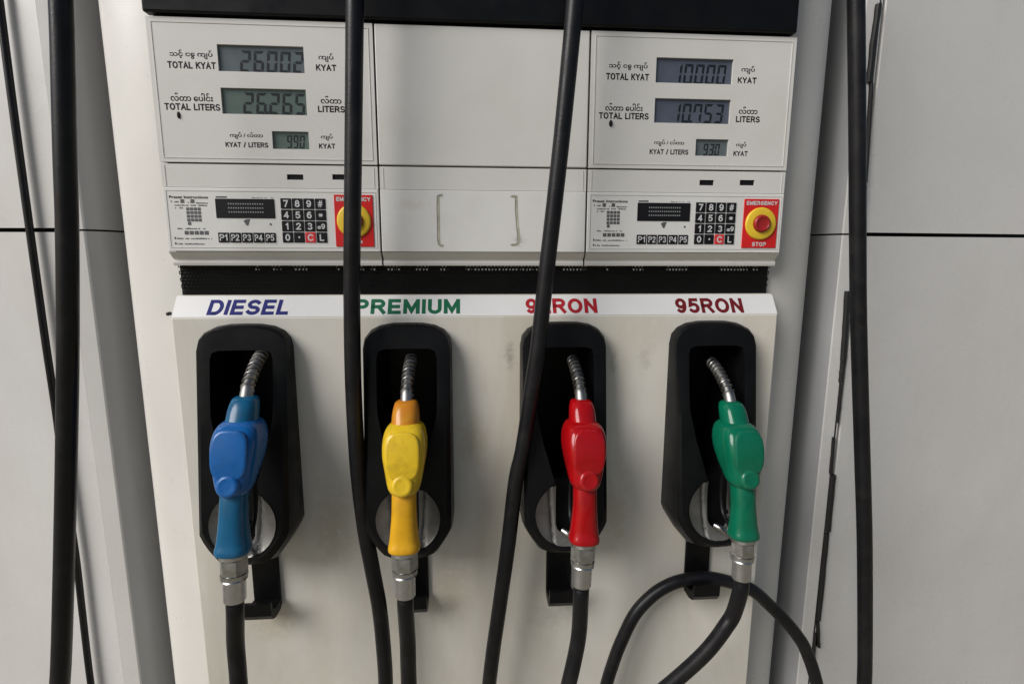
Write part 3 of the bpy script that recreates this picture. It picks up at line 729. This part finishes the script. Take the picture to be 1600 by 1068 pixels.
def holder(cx, label):
    fr, br = outline(); inn = inner()
    bm = bmesh.new()
    def P(pt, y): return Vector((cx + pt[0], y, pt[1]))
    def y_f(z): return front_y(z)
    base = [P(p, YF - .0003) for p in br]
    # base -> side -> rounded edge -> front face
    mid = []; edge = []; frt = []
    for p, q in zip(fr, br):
        yf = y_f(p[1])
        vb = P(q, YF - .0003); vf = P(p, yf)
        mid.append(Vector((vb.x * .86 + vf.x * .14, YF + (yf - YF) * .70, vb.z * .86 + vf.z * .14)))
        edge.append(Vector((vb.x * .45 + vf.x * .55, YF + (yf - YF) * .93, vb.z * .45 + vf.z * .55)))
        inx = .93
        frt.append(Vector((cx + p[0] * inx, yf, DISH_Z + .06 + (p[1] - DISH_Z - .06) * (.975 if p[1] > .2 else 1.0) if p[1] > DISH_Z else p[1] + .0025)))
    rings = loft(bm, [base, mid, edge, frt], caps=(False, False))
    iv = [bm.verts.new(P(p, y_f(p[1]) + .0005)) for p in inn]
    ie = [bm.edges.new((iv[i], iv[(i + 1) % len(iv)])) for i in range(len(iv))]
    oe = [bm.edges.get((rings[3][i], rings[3][(i + 1) % len(rings[3])])) for i in range(len(rings[3]))]
    bmesh.ops.triangle_fill(bm, edges=ie + oe, use_beauty=True)
    # walls of the cavity
    iw = [bm.verts.new(P((p[0] * .93, p[1] - (.004 if p[1] > .2 else 0)), YF + .085 if p[1] > DISH_Z + .05 else y_f(p[1]) + .024)) for p in inn]
    n = len(iv)
    for i in range(n): bm.faces.new((iv[i], iv[(i + 1) % n], iw[(i + 1) % n], iw[i]))
    bmesh.ops.triangle_fill(bm, edges=[bm.edges.get((iw[i], iw[(i + 1) % n])) for i in range(n)], use_beauty=True)
    o = mesh('nozzle_holder', bm, M_black, D, smooth=True, angle=32); o['label'] = label
    # concave steel plate, split by the slot the trigger hangs in
    bm = bmesh.new(); Rr = DISH_R * .99; sx_ = .0165; zlow = -.030
    def dy(x, z):
        q = min(1, (x * x + z * z) / Rr ** 2)
        return y_f(DISH_Z + z) - .0014 + .009 * (1 - q) ** .8 + .0045 * max(0, 1 - abs(abs(x) - .0245 - z * .06) / .004)
    V = {}
    def dv(x, z):
        k_ = (round(x, 6), round(z, 6))
        if k_ not in V: V[k_] = bm.verts.new((cx + x, dy(x, z), DISH_Z + z))
        return V[k_]
    def band(zr, xa_of, nx):
        for za, zb in zip(zr, zr[1:]):
            for i in range(nx):
                def X(z, i): 
                    e_ = math.sqrt(max(Rr * Rr - z * z, 0)); a_ = xa_of(z, e_); return a_ + (e_ - a_) * i / nx
                for sd in (-1, 1):
                    q = [dv(sd * X(za, i), za), dv(sd * X(za, i + 1), za), dv(sd * X(zb, i + 1), zb), dv(sd * X(zb, i), zb)]
                    q = list(dict.fromkeys(q))
                    if len(q) > 2: bm.faces.new(q if sd > 0 else q[::-1])
    ztop = math.sqrt(Rr ** 2 - sx_ ** 2)
    t0, t1 = math.asin(zlow / Rr), math.asin(ztop / Rr)
    zl = -.016
    def xs_of(z, e_):
        if z >= zl: return sx_
        q = 1 - ((zl - z) / sx_) ** 2
        return sx_ * math.sqrt(q) if q > 0 else 0.0
    zr = [-Rr + .0004 + (ztop + Rr - .0004) * i / 46 for i in range(47)]
    band(zr, xs_of, 13)
    bmesh.ops.solidify(bm, geom=list(bm.faces), thickness=.0012)
    mesh('scuff_plate', bm, M_dish, o, smooth=True, angle=35)
    bm = bmesh.new()
    q = [Vector((cx - .006, y_f(DISH_Z - .034) + .004, DISH_Z - .026)), Vector((cx + .002, y_f(DISH_Z - .034) - .003, DISH_Z - .029)), Vector((cx + .010, y_f(DISH_Z - .034) - .006, DISH_Z - .036)), Vector((cx + .015, y_f(DISH_Z - .038) - .006, DISH_Z - .041))]
    tube(bm, [Vector(v) for v in catmull(q, 5)], [.0052] * 6 + [.0046] * 5 + [.0038] * 5, 12)
    mesh('latch', bm, M_steel, o, smooth=True, angle=50)
    # strap and hose hook below
    bm = bmesh.new(); hx = .0225
    box(bm, cx - hx + .001, cx + hx + .001, YF - .0075, YF - .0002, -.205, -.075, .0025)
    prof = [(YF - .0078, -.206), (YF - .0078, -.190), (YF - .030, -.190), (YF - .043, -.184), (YF - .047, -.168), (YF - .053, -.168), (YF - .052, -.190), (YF - .044, -.201), (YF - .030, -.206)]
    loft(bm, [[Vector((x, y, z)) for y, z in prof] for x in (cx - hx + .001, cx - hx * .4, cx + hx * .4, cx + hx + .001)])
    mesh('hose_hook', bm, M_black, o)
    return o
HX = [.0670, .3187, .5702, .8222]
for x, l in zip(HX, ('holder of the blue nozzle', 'holder of the yellow nozzle', 'holder of the red nozzle', 'holder of the green nozzle')): holder(x, l)

# ------------------------------------------------------------------ nozzles
def sup(c, hw, hd, e, n=36, tw=0.0):
    out = []
    for k in range(n):
        a = 2 * math.pi * k / n; ca, sa = math.cos(a), math.sin(a)
        x = math.copysign(abs(ca) ** (2 / e), ca) * hw; y = math.copysign(abs(sa) ** (2 / e), sa) * hd
        out.append(Vector((c[0] + x, c[1] + y, c[2])))
    return out
def body_loft(bm, st, n=36, sub=4, mi=0):
    st2 = catmull(st, sub)
    loft(bm, [sup((0, s_[1], s_[0]), s_[2], s_[3], s_[4], n) for s_ in st2], mi=mi)
def nozzle(name_label, loc, rot, m_head, m_grip, m_collar, hose_px, hose_Y, sc=1.0):
    R = empty('fuel_nozzle', loc)
    R.rotation_euler = rot; R.scale = (sc,) * 3
    tag(R, name_label, 'fuel nozzle', 'fuel nozzles resting in their holders')
    def part(nm, bm, m, parent=R, angle=45):
        me = bpy.data.meshes.new(nm); bmesh.ops.recalc_face_normals(bm, faces=bm.faces); bm.to_mesh(me); bm.free()
        for q in (m if isinstance(m, list) else [m]): me.materials.append(q)
        for f in me.polygons: f.use_smooth = True
        me.set_sharp_from_angle(angle=math.radians(angle))
        o = bpy.data.objects.new(nm, me); return link(o, parent)
    # (z, y, half width, half depth, exponent)
    bm = bmesh.new()
    body_loft(bm, [(0, 0, .0215, .0200, 2.6), (.002, 0, .0228, .0212, 2.8), (.007, 0, .0228, .0212, 2.8), (.016, .001, .0212, .0200, 2.6), (.035, .002, .0192, .0185, 2.5), (.055, .004, .0180, .0178, 2.5), (.078, .008, .0176, .0175, 2.6), (.100, .014, .0180, .0180, 2.6)])
    part('grip', bm, m_grip)
    bm = bmesh.new()
    body_loft(bm, [(.080, .006, .0130, .0130, 2.4), (.083, .009, .0190, .0205, 2.4), (.090, .011, .0232, .0245, 2.5), (.101, .015, .0258, .0280, 2.8), (.116, .021, .0285, .0325, 3.2), (.134, .026, .0312, .0360, 3.8), (.152, .031, .0318, .0360, 4.0), (.166, .035, .0298, .0335, 3.6), (.174, .038, .0262, .0290, 3.2), (.179, .041, .0200, .0230, 2.8)])
    hd = part('head_cover', bm, m_head)
    # raised front plate and round boss
    bm = bmesh.new()
    rings = []
    for s_, dy in ((1.0, .004), (1.0, .0002), (.95, -.0007), (.86, -.0011)):
        ring = []
        for k in range(28):
            a = 2 * math.pi * k / 28; ca, sa = math.cos(a), math.sin(a)
            x = math.copysign(abs(ca) ** .62, ca) * .0240 * s_; zz = .1385 + math.copysign(abs(sa) ** .62, sa) * (.0335 if s_ == 1 else .0335 - (1 - s_) * .02)
            # follow the front of the head
            t = (zz - .106) / .08; yf = (-.0135 + .0085 * max(0, min(1, (zz - .106) / .062)) - .0)
            if zz < .140: yf = -.0120 + .0020 * ((zz - .101) / .04)
            else: yf = -.0100 + .0070 * ((zz - .140) / .030)
            ring.append(Vector((x, yf + dy, zz)))
        rings.append(ring)
    loft(bm, rings)
    part('front_plate', bm, m_head, hd, 30)
    bm = bmesh.new()
    ax = Vector((0, -.97, .16)).normalized(); c0 = Vector((0, -.006, .0965)); u = Vector((1, 0, 0)); w = ax.cross(u)
    loft(bm, [[c0 + ax * t + (u * math.cos(2 * math.pi * k / 28) + w * math.sin(2 * math.pi * k / 28)) * r for k in range(28)] for t, r in ((-.004, .0165), (.004, .0165), (.0080, .0158), (.0105, .0135), (.0115, .0105), (.0110, .0090), (.0112, .003))])
    part('boss', bm, m_head, hd, 50)
    bm = bmesh.new()
    body_loft(bm, [(.166, .034, .0180, .0200, 2.4), (.174, .038, .0208, .0225, 2.4), (.183, .042, .0208, .0225, 2.4), (.192, .046, .0200, .0215, 2.6), (.200, .050, .0188, .0205, 2.6), (.207, .0535, .0165, .0180, 2.4), (.210, .055, .0112, .0125, 2.2)])
    part('collar', bm, m_collar)
    # spout: tube with a wound spring over it
    bm = bmesh.new(); a = Vector((0, .052, .203)); pts = [Vector(p) for p in catmull([a, Vector((0, .064, .224)), Vector((0, .083, .242)), Vector((0, .106, .258)), Vector((0, .132, .270))], 6)]
    tube(bm, pts, [.0092] * 6 + [.0080] * (len(pts) - 6), 20)
    sp = part('spout', bm, M_spout)
    bm = bmesh.new(); turns = 9; N_ = turns * 16; hel = []
    cum = [0]
    for p, q in zip(pts, pts[1:]): cum.append(cum[-1] + (q - p).length)
    for i in range(N_ + 1):
        s_ = cum[-1] * (.14 + .80 * i / N_); j = 0
        while j < len(cum) - 2 and cum[j + 1] < s_: j += 1
        t = (s_ - cum[j]) / (cum[j + 1] - cum[j]); p = pts[j].lerp(pts[j + 1], t); d = (pts[j + 1] - pts[j]).normalized()
        n1 = Vector((1, 0, 0)); n2 = d.cross(n1); an = 2 * math.pi * turns * i / N_
        hel.append(p + (n1 * math.cos(an) + n2 * math.sin(an)) * .0090)
    tube(bm, hel, .0016, 7)
    part('spring', bm, M_spout, sp)
    # trigger and its guard behind the grip
    bm = bmesh.new()
    g = [Vector(p) for p in catmull([Vector((0, .030, .104)), Vector((0, .048, .085)), Vector((0, .052, .055)), Vector((0, .044, .024)), Vector((0, .022, .010))], 6)]
    for s_ in (-1, 1): tube(bm, [p + Vector((s_ * .011, 0, 0)) for p in g], .0034, 8)
    tube(bm, [Vector((-.011, .044, .024)), Vector((.011, .044, .024))], .0034, 8)
    part('trigger_guard', bm, M_black)
    bm = bmesh.new()
    g = catmull([(.100, .030), (.080, .038), (.055, .036), (.032, .030), (.022, .032)], 5)
    loft(bm, [[Vector((x, y + dy, z)) for x, dy in ((-.008, -.002), (.008, -.002), (.008, .0025), (-.008, .0025))] for z, y in g])
    part('trigger', bm, M_steel)
    # swivel: flange, hexagon, groove, ferrule
    bm = bmesh.new()
    def cyl(z0, z1, r0_, r1_, n=32): loft(bm, [[Vector((r * math.cos(2 * math.pi * k / n), r * math.sin(2 * math.pi * k / n), z)) for k in range(n)] for z, r in ((z0, r0_), (z1, r1_))])
    cyl(-.0060, .001, .0190, .0190); cyl(-.0075, -.006, .0160, .0160)
    cyl(-.0280, -.0075, .0192, .0192, 6); cyl(-.0295, -.0280, .0155, .0155); cyl(-.0350, -.0295, .0180, .0180); cyl(-.0378, -.0350, .0175, .0158)
    part('swivel', bm, M_steel, angle=25)
    bm = bmesh.new(); cyl(-.0680, -.0372, .0148, .0148); cyl(-.0695, -.0680, .0138, .0142)
    part('ferrule', bm, M_ferrule, angle=30)
    bpy.context.view_layer.update()
    # the hose leaving the ferrule
    mw = R.matrix_world.copy(); s0 = mw @ Vector((0, 0, -.060)); s1 = mw @ Vector((0, 0, -.074)); s2 = mw @ Vector((0, 0, -.088))
    P_ = [s0, s1, s2] + [at(x, y, yy) for (x, y), yy in zip(hose_px, hose_Y)]
    bm = bmesh.new(); tube(bm, [Vector(p) for p in catmull(P_, 6)], .0120, 22)
    iv = mw.inverted(); bmesh.ops.transform(bm, matrix=iv, verts=bm.verts)
    part('hose', bm, M_rubber)
    return R
def place(px, py, Y): return at(px, py, Y)
def nz(label, bottom, Yb, lean, roll, yaw, mh, mg, mc, hp, hY, sc=1.0):
    return nozzle(label, at(bottom[0], bottom[1], Yb), (math.radians(lean), math.radians(roll), math.radians(yaw)), mh, mg, mc, hp, hY, sc)
nz('blue nozzle hanging below the DIESEL lettering with a teal worn grip', (365, 862), -.165, -5, 1, 0, M_blue, M_teal, M_teal, [(368, 1000), (371, 1040), (376, 1100), (384, 1170)], [-.165, -.165, -.17, -.17], 1.0)
nz('yellow nozzle with an orange stained collar, hanging below the PREMIUM lettering', (632, 858), -.150, -6, 0, 0, M_yellow, M_yellow2, M_orange, [(637, 1000), (638, 1040), (640, 1100), (642, 1170)], [-.15, -.15, -.15, -.15])
nz('red nozzle hanging third from the left beside the slanting hose', (912, 845), -.145, -6, 3, 3, M_redp, M_redp, M_redp, [(905, 985), (899, 1022), (888, 1070), (868, 1150)], [-.145, -.145, -.15, -.15], .98)
nz('green nozzle hanging below the 95RON lettering at the right', (1161, 838), -.142, -5, 1, 3, M_greenp, M_greenp, M_greenp, [(1146, 958), (1133, 979), (1118, 1000), (1098, 1023), (1062, 1056), (1010, 1100), (950, 1160)], [-.14, -.14, -.139, -.137, -.13, -.12, -.12], .96)

# ------------------------------------------------------------------ hoses hanging in front
def hose(label, pts, Ys, rad=.0123, group='black hoses hanging down in front of the dispenser'):
    P_ = [at(x, y, yy) for (x, y), yy in zip(pts, Ys)]
    bm = bmesh.new(); tube(bm, [Vector(p) for p in catmull(P_, 10)], rad, 26)
    b = P_[-1]
    o = mesh('fuel_hose', bm, M_rubber, None, smooth=True)
    return tag(o, label, 'hose', group)
hose('thick black hose hanging down at the far left beside the blue nozzle', [(88, -160), (93, -40), (97, 50), (101.5, 240), (105, 362), (106, 540), (104, 700), (100, 880), (96, 1020), (93, 1080), (88, 1200)], [-.165] * 11, .0120)
hose('black hose hanging between the blue and yellow nozzles, crossing the left stop button', [(556, -160), (555, -40), (554, 50), (552, 240), (550, 400), (550, 490), (552, 600), (557, 700), (562, 760), (571, 830), (582, 890), (593, 950), (600, 1020), (603, 1080), (604, 1200)], [-.062] * 15, .0124)
hose('black hose slanting down from upper right, crossing the 92RON lettering', [(909, -160), (901, -40), (894, 50), (875, 240), (851, 450), (841, 540), (832, 600), (817, 700), (806, 750), (794, 850), (780, 950), (770, 1020), (763, 1080), (750, 1200)], [-.070] * 14, .0122)
hose('black hose hanging straight down in front of the right side panel', [(1336, -160), (1337, -40), (1338, 50), (1339.5, 200), (1340, 340), (1341.5, 500), (1347, 700), (1351, 850), (1351.5, 1020), (1350, 1080), (1346, 1200)], [-.045] * 11, .0122)
hose('black hose bent in an arch over the hook below the green nozzle', [(925, 1180), (945, 1080), (958, 1035), (971, 1001), (992, 959), (1020, 929), (1048, 912), (1076, 904), (1107, 902), (1142, 909), (1175, 921), (1203, 945), (1225, 967), (1245, 991), (1260, 1017), (1277, 1070), (1298, 1180)],
     [-.045, -.043, -.041, -.038, -.035, -.033, -.032, -.031, -.031, -.032, -.034, -.035, -.036, -.036, -.036, -.036, -.036], .0112, None)
